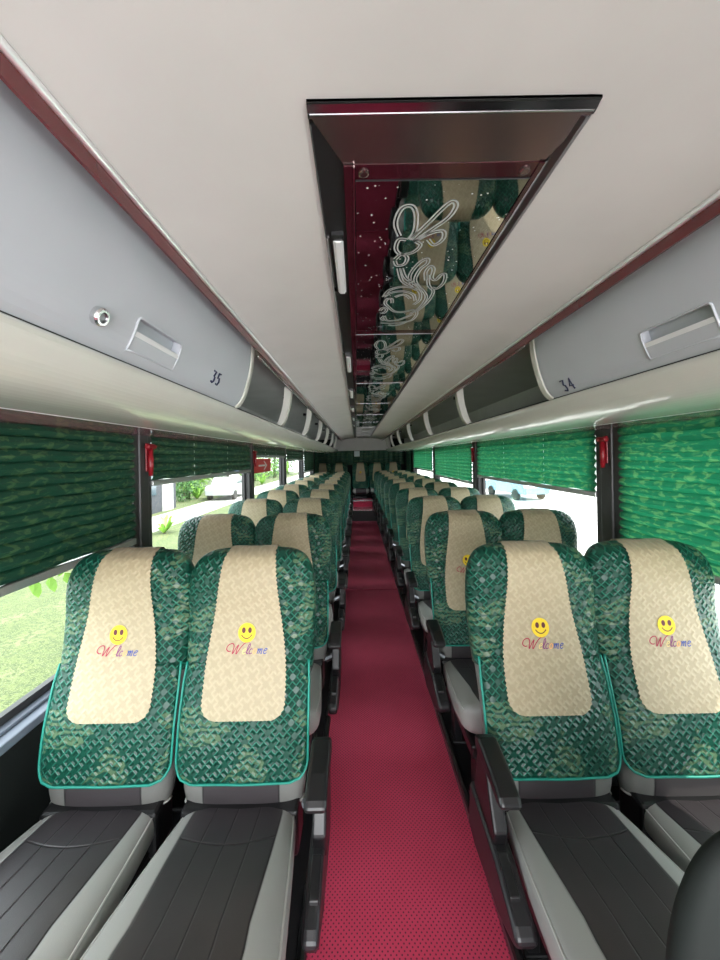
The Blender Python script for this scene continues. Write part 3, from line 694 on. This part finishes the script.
def make_seat():
    r = bpy.data.objects.new('coach_seat', None); C.objects.link(r); r.empty_display_size = 0.1
    # backrest: grey sides, charcoal centre
    m = MB(); rings = [ring(s) for s in SS]; n = 48
    m.loft(rings)
    m.build('backrest', M['backrest'], r, smooth=True)
    pp = ring(0.012, 0.003, 60); pp = pp[45:] + pp[:16]
    MB().tube(pp, 0.0032, 6).build('backrest_piping', M['piping'], r, smooth=True)
    # shell and pocket behind the backrest
    bs = MB(); rr = []
    for s in [0.0, .04, .1, .2, .3, .4, .5, .58, .62]:
        c = ctr(s); w = interp(wt, s)/2*0.96
        rr.append([c+Vector((w*math.sin(a), 0, 0))-BN*(0.03+0.038*math.cos(a)) for a in [-PI/2+PI*k/12 for k in range(13)]])
    bs.loft(rr, closed=True); bs.build('back_shell', M['plastic2'], r, smooth=True)
    # fabric cover: hood over the top, flap in front below
    m = MB(); S2 = [.50+.03*i for i in range(13)] + [.89, .91, .93, .945, .96, .972, .983, .992, 1.0]
    m.loft([ring(s, 0.006) for s in S2], cap=False)
    k = len(S2)-1; top = ring(1.0, 0.006); cc = sum(top, Vector())/len(top)+BD.normalized()*0.006
    cap = [top] + [[cc+(p-cc)*q + BD.normalized()*(0.006*(1-q)) for p in top] for q in (0.66, 0.33, 0.02)]
    m.loft(cap, cap=False)
    fl = []; NX = 36
    fs_ = [0.108+i*0.0138 for i in range(32)]
    edge = []
    for s in fs_:
        d = s-0.108; rad = 0.075
        hw = 0.190 if s < 0.46 else 0.190-(s-0.46)*0.04
        if d < rad: hw = hw - 0.050*(1-math.sqrt(max(0, 1-((rad-d)/rad)**2)))
        row = []
        for i in range(NX+1):
            x = -hw+2*hw*i/NX; ww = interp(wt, s)/2+0.006
            p = front(x, s, 0.003 + 0.0012*math.sin(x*40+s*9))
            p -= BN*max(0, (abs(x)-0.17))*0.25
            row.append(p)
        fl.append(row)
    m.loft(fl, closed=False, cap=False)
    cov = m.build('seat_cover', M['cover'], r, smooth=True)
    so_ = cov.modifiers.new('thick', 'SOLIDIFY'); so_.thickness = 0.003; so_.offset = -1
    bd_ = [row[0] for row in fl[::-1]] + fl[0][1:-1] + [row[-1] for row in fl]
    MB().tube([p+BN*0.0015 for p in bd_], 0.0036, 6).build('binding', M['binding'], cov, smooth=True)
    # cream panel with scalloped edges
    pw = smoothed([(.30, .122), (.5, .122), (.62, .114), (.75, .100), (.87, .089), (.95, .083), (1.0, .076)])
    m = MB(); rows = []; NR = 190; NX = 30
    for j in range(NR+1):
        s = 0.332 + (1.0-0.332)*j/NR; hw = interp(pw, s); d = s-0.332; rad = 0.06
        if d < rad: hw -= 0.040*(1-math.sqrt(max(0, 1-((rad-d)/rad)**2)))
        hw += 0.0018*math.cos(j/NR*2*PI*38)
        rows.append([front(-hw+2*hw*i/NX, s - (0.0022*abs(math.sin(i*1.4)) if j == 0 else 0), 0.0065) for i in range(NX+1)])
    c1 = ctr(1.0); hw = 0.076; t = interp(tt_, 1.0)/2+0.006
    for (q, up) in ((0.5, 0.0085), (-0.5, 0.010), (-1.0, 0.004)):
        rows.append([c1+Vector((-hw+2*hw*i/NX, 0, 0))+BN*(t*q)+BD.normalized()*up for i in range(NX+1)])
    for s in (0.985, 0.96, 0.90, 0.80):
        c = ctr(s); t = interp(tt_, s)/2+0.010
        rows.append([c+Vector((-hw+2*hw*i/NX, 0, 0))-BN*t for i in range(NX+1)])
    m.loft(rows, closed=False, cap=False); m.build('cream_panel', M['cream'], cov, smooth=True)
    # smiling face
    m = MB(); S0 = 0.655; sc = 1/BD.length
    def disc(cx, cz, rx, rz, off, mi, n=28):
        vs = [front(cx, S0+cz*sc, off)] + [front(cx+rx*math.cos(a), S0+(cz+rz*math.sin(a))*sc, off) for a in [2*PI*k/n for k in range(n)]]
        m.add(vs, [(0, 1+k, 1+(k+1) % n) for k in range(n)], mi)
    ox = 0.0
    disc(ox, 0, 0.027, 0.028, 0.0085, 0); disc(ox-0.0095, 0.007, 0.0058, 0.0085, 0.0095, 1, 14); disc(ox+0.0095, 0.007, 0.0058, 0.0085, 0.0095, 1, 14)
    stroke(m, [(-0.016, -0.006), (-0.009, -0.0135), (0, -0.0165), (0.009, -0.0135), (0.016, -0.006)], 0.0014, S0, 1.0, 0.0095, 1, ox=ox, slant=0)
    m.build('smiley_emblem', [M['yellow'], M['eye']], cov)
    # embroidered word: Welcome
    m = MB(); k = 0.026; s0 = 0.655-0.060*sc; hwid = 0.055
    W_ = [(.05, .35), (-.2, .3), (-.5, .55), (-.42, .95), (.0, 1.15), (.28, .85), (.32, .05), (.6, .7), (.78, .98), (.72, .4), (.78, .02), (1.05, .6), (1.45, 1.15), (2.0, 1.3)]
    stroke(m, W_, hwid, s0, k, 0.008, 0, ox=-0.050)
    e_ = [(.05, .28), (.3, .35), (.38, .5), (.22, .56), (.06, .35), (.1, .08), (.25, .02), (.42, .12)]
    l_ = [(.05, .1), (.3, .8), (.25, 1.1), (.12, .9), (.1, .3), (.2, .02), (.32, .1)]
    c_ = [(.38, .48), (.24, .55), (.08, .35), (.1, .08), (.26, .02), (.4, .12)]
    o_ = [(.24, .54), (.08, .36), (.12, .08), (.28, .04), (.4, .26), (.34, .5), (.22, .54)]
    m_ = [(0, .5), (.1, .5), (.08, .02), (.12, .3), (.28, .55), (.32, .4), (.28, .02), (.34, .3), (.5, .55), (.56, .4), (.52, .02), (.62, .08)]
    xo = 1.42
    for g, mi, adv, hw_ in ((e_, 1, .42, .04), (l_, 2, .32, .05), (c_, 2, .44, .05), (o_, 3, .50, .05), (m_, 4, .72, .05), (e_, 4, .42, .05)):
        stroke(m, [(a+xo, b) for a, b in g], hw_, s0, k, 0.008, mi, ox=-0.050); xo += adv*1.02
    m.build('embroidered_word', [M['t_red'], M['t_yel'], M['t_pur'], M['t_org'], M['t_blu']], cov)
    # cushion
    m = MB(); ys = [0.012, 0.006, 0, -.02, -.05] + [-.08-.03*i for i in range(12)] + [-.430, -.445, -.458, -.467, -.472]
    sh = [.80, .93] + [1.0]*(len(ys)-7) + [.985, .95, .88, .76, .55]
    rings = [cushion_ring(y, shrink=q) for y, q in zip(ys, sh)]
    m.loft(rings)
    cu = m.build('seat_cushion', M['dark_leather'], r, smooth=True)
    for sg in (-1, 1):
        pts = []
        for y in ys[2:-3]:
            rg = cushion_ring(y); f = -y/0.47; zc = 0.352+0.083*f
            cand = [p for p in rg if p.x*sg > 0 and p.z > zc]; p = min(cand, key=lambda p: abs(abs(p.x)-(abs(rg[14].x)-0.006))); pts.append(p+Vector((0, 0, 0.001)))
        MB().tube(pts, 0.0026, 6).build('cushion_piping', M['piping'], cu, smooth=True)
    # underframe
    m = MB(); m.box(-0.145, 0.145, -0.40, 0.05, 0.245, 0.300); m.box(-0.165, 0.165, -0.02, 0.075, 0.27, 0.40)
    m.build('seat_frame', M['plastic'], r, bevel=0.01)
    for yy in (-0.33, -0.03):
        MB().box(-0.12, -0.085, yy-0.03, yy+0.03, 0.035, 0.25).box(0.085, 0.12, yy-0.03, yy+0.03, 0.035, 0.25).box(-0.13, 0.13, yy-0.035, yy+0.035, 0.035, 0.05).build('leg', M['plastic'], r, bevel=0.005)
    return r
seat0 = make_seat()
ARM = {}
def add_arm(root, sg):       # aisle-side armrest and side panel; sg = +1 armrest on +x side
    x = (0.235 if sg > 0 else 0.208)*sg
    a = MB(); P = [(0.0, 0.560), (0.005, 0.590), (-0.03, 0.604), (-0.12, 0.592), (-0.175, 0.576), (-0.19, 0.560), (-0.175, 0.546), (-0.10, 0.553), (-0.02, 0.553)]
    a.extrude_x([(y, z) for y, z in P], x-0.027, x+0.027); ar = a.build('armrest', M['plastic'], root, bevel=0.010, seg=3)
    b = MB(); b.extrude_x([(0.0, 0.57), (0.04, 0.42), (0.03, 0.36), (-0.10, 0.36), (-0.12, 0.43), (-0.09, 0.49), (-0.06, 0.556)], x-0.018, x+0.018)
    b.build('armrest_bracket', M['plastic'], ar, bevel=0.006)
    c = MB(); c.extrude_x([(0.06, 0.41), (0.08, 0.27), (0.02, 0.25), (-0.16, 0.275), (-0.245, 0.315), (-0.26, 0.34), (-0.24, 0.358), (-0.14, 0.392)], x-0.026, x+0.012 if sg > 0 else x+0.026)
    c.v = [(v[0] if True else 0, v[1], v[2]) for v in c.v]
    sp = c.build('side_panel', M['plastic2'], root, bevel=0.012, seg=3)
    d = MB(); d.extrude_x([(-0.12, 0.385), (-0.13, 0.402), (-0.205, 0.378), (-0.21, 0.355)], x-0.016, x+0.008); d.build('recline_switch', M['plastic'], sp, bevel=0.003)
    MB().tube([(x-0.06*sg, 0.10, 0.052), (x-0.06*sg, -0.40, 0.052)], 0.014, 8).build('foot_bar', M['plastic'], root)
    MB().tube([(x-0.05*sg, -0.02, 0.42), (x-0.02*sg, -0.03, 0.44), (x, -0.03, 0.44)], 0.014, 8).build('pivot', M['metal'], ar)

col = {'aisle_l': (-0.347, 1), 'win_l': (-0.741, 0), 'aisle_r': (0.553, -1), 'win_r': (0.940, 0)}
tmpl = {}
ar1 = copy_tree(seat0); add_arm(ar1, 1); tmpl['aisle_l'] = ar1
ar2 = copy_tree(seat0); add_arm(ar2, -1); tmpl['aisle_r'] = ar2
tmpl['win_l'] = tmpl['win_r'] = seat0
used = set()
rowname = ['frontmost row', 'second row back', 'third row back', 'fourth row back', 'fifth row back', 'sixth row back', 'seventh row back', 'eighth row back', 'ninth row back', 'tenth row back']
desc = {'win_l': 'left window seat', 'aisle_l': 'left aisle seat', 'aisle_r': 'right aisle seat', 'win_r': 'right window seat'}
rear = copy_tree(seat0)
for ch in list(rear.children):
    if ch.name.startswith('leg'): bpy.data.objects.remove(ch)
tmpl['rear'] = rear
def place(kind, x, y, z, label, rz=0.0):
    src = tmpl[kind]
    if id(src) in used: o = copy_tree(src)
    else: o = src; used.add(id(src))
    o.location = (x, y, z); o.rotation_euler = (0, 0, rz)
    tag(o, label, 'seat', 'green and cream covered coach seats'); return o
YB = 1.02
for k in range(10):
    for c, (x, _) in col.items():
        place(c, x, YB+0.72*k, 0.03 if False else 0.0, 'green covered coach seat with smiley cream panel, %s, %s' % (desc[c], rowname[k]), 0.0)
for i, (x, nm) in enumerate(((-0.86, 'far left'), (-0.45, 'second from left'), (0.08, 'centre, facing down the aisle'), (0.50, 'second from right'), (0.90, 'far right'))):
    place('rear', x, 8.87, 0.164, 'green and cream covered seat on the raised rear bench, %s' % nm)

# low black guide seat at the lower right
g = empty('guide_seat', (0.565, 0.40, 0.0), 'black rounded backrest of a low seat at the bottom right corner', 'seat')
rings = []
for j in range(41):
    s = math.sin(j/40*PI/2); z = 0.30 + 0.635*s; w = 0.215*(1-0.0*s); 
    q = 1.0 if s < 0.7 else math.sqrt(max(0.0, 1-((s-0.7)/0.302)**2)); w = 0.12 + 0.095*q if s < 1 else 0.12; t = 0.035*(0.35+0.65*q)
    rings.append([(w*math.copysign(abs(math.sin(a))**.7, math.sin(a)), 0.02*s + t*math.copysign(abs(math.cos(a))**.7, math.cos(a)), z) for a in [2*PI*k/32 for k in range(32)]])
MB().loft(rings).build('guide_backrest', M['wall'], g, smooth=True)
MB().box(-0.19, 0.19, -0.36, 0.03, 0.27, 0.335).build('guide_cushion', M['dark_plain'], g, bevel=0.02, seg=3)
MB().box(-0.05, 0.05, -0.25, -0.15, 0.0, 0.28).box(-0.15, 0.15, -0.30, -0.05, -0.002, 0.04).build('guide_pedestal', M['plastic2'], g, bevel=0.01)

# ------------------------------------------------------------ rear curtain and notice
m = MB(); N = 120; xa, xb = -1.0, 1.23
vs = [(xa+(xb-xa)*i/N, YR-0.03+0.014*math.sin(i*0.9)+0.006*math.sin(i*2.3), z) for z in (1.19, 1.30, 1.42, 1.555) for i in range(N+1)]
m.add(vs, [(j*(N+1)+i, j*(N+1)+i+1, (j+1)*(N+1)+i+1, (j+1)*(N+1)+i) for j in range(3) for i in range(N)])
tag(m.build('rear_curtain', M['blindL'], smooth=True), 'dark green patterned curtain across the rear window behind the back seats', 'curtain')
e = empty('notice_card', (0.0, YR-0.058, 1.475), 'small pale notice card in the middle of the green rear curtain', 'notice')
MB().box(-0.072, 0.072, -0.003, 0.003, -0.07, 0.07).build('card', M['paper'], e)
for i in range(3): pass
for (x, y, sg, lab) in ((XL+0.05, 8.62, 1, 'green gathered curtain hanging at the left rear window'), (XR-0.05, 8.35, -1, 'green gathered curtain hanging at the right rear window')):
    m = MB(); vs = [(x+0.02*math.sin(i*1.3), y-0.28+0.56*i/30, z) for z in (0.9, 1.2, 1.495) for i in range(31)]
    m.add(vs, [(j*31+i, j*31+i+1, (j+1)*31+i+1, (j+1)*31+i) for j in range(2) for i in range(30)])
    tag(m.build('side_curtain', M['blindL'], smooth=True), lab, 'curtain')

# ------------------------------------------------------------ outside
GZ = -1.2
struct(MB().box(-7.4, XL-0.3, -14, 70, GZ-0.2, GZ).build('ground_lawn', M['grass']))
struct(MB().box(-9.4, -7.4, -14, 70, GZ-0.2, GZ+0.02).build('ground_path', M['path']))
struct(MB().box(-70, -9.4, -14, 70, GZ-0.2, GZ).build('ground_meadow', M['grass']))
struct(MB().box(XL-0.3, 70, -30, 70, GZ-0.2, GZ-0.01).build('ground_paving', M['concrete']))
struct(MB().box(-70, XL-0.3, -30, -14, GZ-0.2, GZ-0.01).build('ground_apron', M['concrete']))
def tree(x, y, h, rad, label, leaf, n=900, ls=0.3, seed=1, trunk=0.14, name='tree'):
    rnd = random.Random(seed); e = empty(name, (x, y, GZ), label, 'tree')
    m = MB(); m.tube([(0, 0, -0.05), (0.05, 0.03, h*0.3), (-0.05, 0.05, h*0.6), (0, 0, h*0.8)], [trunk, trunk*0.8, trunk*0.5, trunk*0.15], 10)
    for k in range(7):
        a = rnd.random()*2*PI; z0 = h*(0.3+0.07*k)
        m.tube([(0, 0.03, z0), (rad*0.4*math.cos(a), rad*0.4*math.sin(a), z0+rad*0.3), (rad*0.75*math.cos(a), rad*0.75*math.sin(a), z0+rad*0.45)], [trunk*0.4, trunk*0.22, trunk*0.06], 6)
    m.build('trunk', M['bark'], e, smooth=True)
    f = MB()
    cl = [(rad*0.6*rnd.uniform(-1, 1), rad*0.6*rnd.uniform(-1, 1), h*rnd.uniform(0.4, 0.92), rad*rnd.uniform(0.3, 0.5)) for _ in range(16)]
    for _ in range(n):
        cx, cy, cz, cr = rnd.choice(cl); d = Vector((rnd.gauss(0, 1), rnd.gauss(0, 1), rnd.gauss(0, 1))).normalized()*cr*rnd.uniform(0.6, 1)
        p = Vector((cx, cy, cz))+d; u = Vector((rnd.gauss(0, 1), rnd.gauss(0, 1), rnd.gauss(0, 0.5))).normalized(); v = u.orthogonal().normalized()
        L = ls*rnd.uniform(0.6, 1.2)
        f.add([p-u*L*0.5, p-v*L*0.28+Vector((0, 0, .02)), p+u*L*0.5, p+v*L*0.28+Vector((0, 0, .02))], [(0, 1, 2, 3)])
    f.build('foliage', leaf, e)
tree(-11.3, 24, 7.5, 2.6, 'broad bright green tree beyond the path, seen through second left window', M['leafA'], seed=3, n=1600)
tree(-10.4, 28.5, 8, 2.4, 'dark-trunked tree beside the white board outside', M['leafB'], seed=4, n=1400, trunk=0.22)
for i, (x, y, h, r_, mt) in enumerate(((-12, 34, 8, 3.6, 'leafB'), (-14, 42, 9, 4.2, 'leafB'), (-11.5, 50, 9, 4.2, 'leafA'), (-19, 33, 10, 4.5, 'leafB'), (-19, 12, 10, 4.5, 'leafA'), (-12, 62, 9, 4.0, 'leafB'))):
    tree(x, y, h, r_, ['dark tree deep behind the path, before the taller ones', 'tall dark tree further down the path', 'mid green tree near the far end of the path', 'largest dark tree standing farthest from the path', 'bright tree behind the grey shed', 'last dark tree at the end of the path'][i], M[mt], n=1500, ls=0.5, seed=20+i, trunk=0.2)
def bush(x, y, r, h, label, leaf, seed):
    rnd = random.Random(seed); e = empty('bush', (x, y, GZ), label, 'bush'); f = MB(); m = MB()
    for k in range(5):
        a = rnd.random()*2*PI; m.tube([(0, 0, -0.05), (r*0.3*math.cos(a), r*0.3*math.sin(a), h*0.4), (r*0.5*math.cos(a), r*0.5*math.sin(a), h*0.75)], [0.05, 0.035, 0.01], 6)
    for _ in range(1500):
        d = Vector((rnd.gauss(0, 1), rnd.gauss(0, 1), rnd.gauss(0, 1))).normalized(); q = rnd.uniform(0.75, 1.05)*(1+0.12*math.sin(d.x*7+seed)+0.12*math.sin(d.y*6+d.z*5))
        p = Vector((d.x*r*q, d.y*r*q, h*0.5+d.z*h*0.5*q)); p.z = max(0.05, p.z)
        u = Vector((rnd.gauss(0, 1), rnd.gauss(0, 1), rnd.gauss(0, 0.6))).normalized(); v = (u.cross(d)+d*0.2).normalized(); L = 0.22*rnd.uniform(0.6, 1.2)
        f.add([p-u*L*0.5, p-v*L*0.3, p+u*L*0.5, p+v*L*0.3], [(0, 1, 2, 3)])
    f.build('foliage', leaf, e); m.build('stem', M['bark'], e)
bl_ = ['tall dark bush beside the shed, first past it', 'mid green bush between the shed and the broad tree', 'dark bush under the broad bright tree', 'rounded green bush just past the white board', 'dark bush further along the path, before the bend of green', 'green bush two past the white board', 'dark bush three past the white board', 'bright bush far down the path', 'dark bush farthest down the path', 'green bush before the shed, nearest the bus']
for i, (x, y, r_, h, mt) in enumerate(((-11.6, 22.6, 1.5, 2.6, 'leafB'), (-12.8, 26.6, 1.7, 2.6, 'leafA'), (-14.2, 30.2, 1.8, 2.8, 'leafB'), (-12.6, 34.5, 1.9, 3.2, 'leafA'), (-12.4, 38.6, 1.9, 2.9, 'leafB'), (-12.2, 43, 2.0, 3.0, 'leafA'), (-12.2, 47.5, 2.0, 3.1, 'leafB'), (-12.0, 53, 2.2, 3.0, 'leafC'), (-11.9, 58.5, 2.3, 3.2, 'leafB'), (-13.4, 11.5, 1.9, 2.6, 'leafA'))):
    bush(x, y, r_, h, bl_[i], M[mt], 60+i)
def shrub(x, y, s, label, mt, seed):
    rnd = random.Random(seed); e = empty('shrub', (x, y, GZ+0.0), label, 'shrub'); f = MB(); m = MB()
    for k in range(26):
        a = rnd.random()*2*PI; l = s*rnd.uniform(0.6, 1.1); up = rnd.uniform(0.5, 1.2)
        pts = [(0, 0, 0), (l*0.35*math.cos(a), l*0.35*math.sin(a), l*0.6*up), (l*0.8*math.cos(a), l*0.8*math.sin(a), l*0.7*up)]
        w = s*0.05; sx, sy = -math.sin(a)*w, math.cos(a)*w
        vs = []
        for (px, py, pz), q in zip(pts, (0.5, 1.2, 0.05)): vs += [(px-sx*q, py-sy*q, pz), (px+sx*q, py+sy*q, pz)]
        f.add(vs, [(0, 1, 3, 2), (2, 3, 5, 4)])
    m.tube([(0, 0, -0.05), (0, 0, s*0.35)], [s*0.05, s*0.03], 8)
    f.build('foliage', mt, e); m.build('stem', M['bark'], e)
shrub(-6.9, 12.8, 0.9, 'small palm-like shrub on the lawn edge outside second left window', M['leafC'], 5)
for i, (x, y, s) in enumerate(((-10.7, 24, 1.3), (-10.2, 31, 1.5), (-9.8, 37, 1.4), (-11.3, 21.2, 1.0))):
    shrub(x, y, s, ['bushy green plant beyond the path under the bright tree', 'bushy plant beyond the path past the white board', 'farthest bushy plant along the path edge', 'bushy green plant beside the grey shed corner'][i], M['leafC'], 30+i)
# leafy sapling close to the first left window
e = empty('sapling', (-2.1, 1.50, GZ), 'leafy sapling branch close outside the first left window', 'tree'); rnd = random.Random(11)
m = MB(); f = MB()
m.tube([(0, 0, -0.05), (0.03, 0.02, 0.9), (0.0, 0.1, 1.7), (0.05, 0.15, 2.6)], [0.03, 0.025, 0.018, 0.008], 8)
for k in range(13):
    a = R(rnd.uniform(15, 75)); z0 = 1.92+0.05*k; l = rnd.uniform(0.5, 1.0)
    tip = Vector((0.04+l*0.50*math.cos(a), 0.1+l*math.sin(a)+0.15, z0+0.06-0.10*l))
    st_ = Vector((0.0, 0.1, z0)); m.tube([st_, (st_+tip)/2+Vector((0, 0, 0.04)), tip], [0.005, 0.003, 0.0012], 5)
    for q in range(9):
        t = 0.2+0.8*q/8; p = st_+(tip-st_)*t+Vector((0, 0, 0.03*(1-t))); u = Vector((rnd.uniform(-.2, .5), rnd.gauss(0, 0.7), rnd.uniform(-1.0, -0.35))).normalized(); v = u.cross(Vector((1, rnd.gauss(0, 0.4), rnd.gauss(0, .3)))).normalized(); L = rnd.uniform(0.07, 0.115)
        nrm = u.cross(v)
        f.add([p, p+u*L*0.35+v*L*0.27+nrm*L*.06, p+u*L*0.75+v*L*0.2, p+u*L, p+u*L*0.75-v*L*0.2, p+u*L*0.35-v*L*0.27+nrm*L*.06], [(0, 1, 2, 5), (5, 2, 4), (2, 3, 4)])
m.build('stem', M['bark'], e, smooth=True); f.build('foliage', M['leafC'], e)
# grey shed beyond the path
e = empty('shed', (-12, 18, GZ), 'dark grey shed standing beyond the pale path', 'building')
MB().box(-2, 2, -2.6, 1.8, 0, 3.2).build('shed_wall', M['bwall'], e); MB().extrude_y([(-2.4, 3.2), (0, 4.0), (2.4, 3.2), (2.4, 3.1), (-2.4, 3.1)], -3, 2.2).build('shed_roof', M['earth'], e)
MB().box(2.0, 2.05, -1.4, -0.2, 0.9, 2.0).build('shed_window', M['bglass'], e); MB().box(2.0, 2.06, 0.4, 1.4, 0.0, 2.1).build('shed_door', M['bpale'], e)
e = empty('notice_board', (-9.9, 29, GZ), 'white and blue board on two posts beside the path', 'sign board')
MB().box(-0.05, 0.05, -1.0, 1.0, 1.2, 2.6).build('board_face', M['white'], e); MB().box(0.052, 0.06, -0.8, 0.8, 1.5, 1.9).build('board_panel', M['signblue'], e)
for s_ in (-0.8, 0.8): MB().box(-0.04, 0.04, s_-0.04, s_+0.04, -0.05, 1.2).build('post', M['metal'], e)
def car(x, y, rz, label, paint):
    e = empty('car', (x, y, GZ), label, 'car'); e.rotation_euler = (0, 0, rz)
    body = [(-2.1, .35), (-2.15, .7), (-2.0, .92), (-1.2, 1.0), (-0.7, 1.42), (0.8, 1.45), (1.5, 1.02), (2.05, .9), (2.15, .6), (2.1, .35)]
    MB().extrude_x([(a, b) for a, b in body], -0.82, 0.82).build('car_body', paint, e, bevel=0.06, seg=3)
    MB().extrude_x([(-1.05, 1.02), (-0.66, 1.36), (0.76, 1.38), (1.3, 1.02)], -0.83, 0.83).build('car_glass', M['bglass'], e, bevel=0.02)
    for yy in (-1.35, 1.3):
        for xx in (-0.78, 0.78):
            MB().loft([[(xx+d, yy+0.31*math.cos(a), 0.31+0.31*math.sin(a)) for a in [2*PI*k/20 for k in range(20)]] for d in (-0.09, 0.09)]).build('wheel', M['tyre'], e)
    MB().box(-0.7, -0.4, 2.13, 2.17, .6, .72).box(0.4, 0.7, 2.13, 2.17, .6, .72).build('headlight', M['white'], e)
car(9.6, 22, 0.15, 'pale blue car parked on the paving outside the right windows', M['carb'])
car(-8.7, 24.5, 0.0, 'white car parked on the path before the grey shed', M['carw'])
e = empty('long_building', (26, 30, GZ), 'long pale building far across the paving to the right', 'building')
MB().box(-3, 3, -28, 28, 0, 4.5).build('building_wall', M['bpale'], e); MB().box(-3.4, 3.4, -28.4, 28.4, 4.5, 4.8).build('building_roof', M['bpale'], e)
for k in range(9): MB().box(-3.05, -3.0, -25+k*6, -22+k*6, 1.2, 2.8).build('building_window', M['bglass'], e)
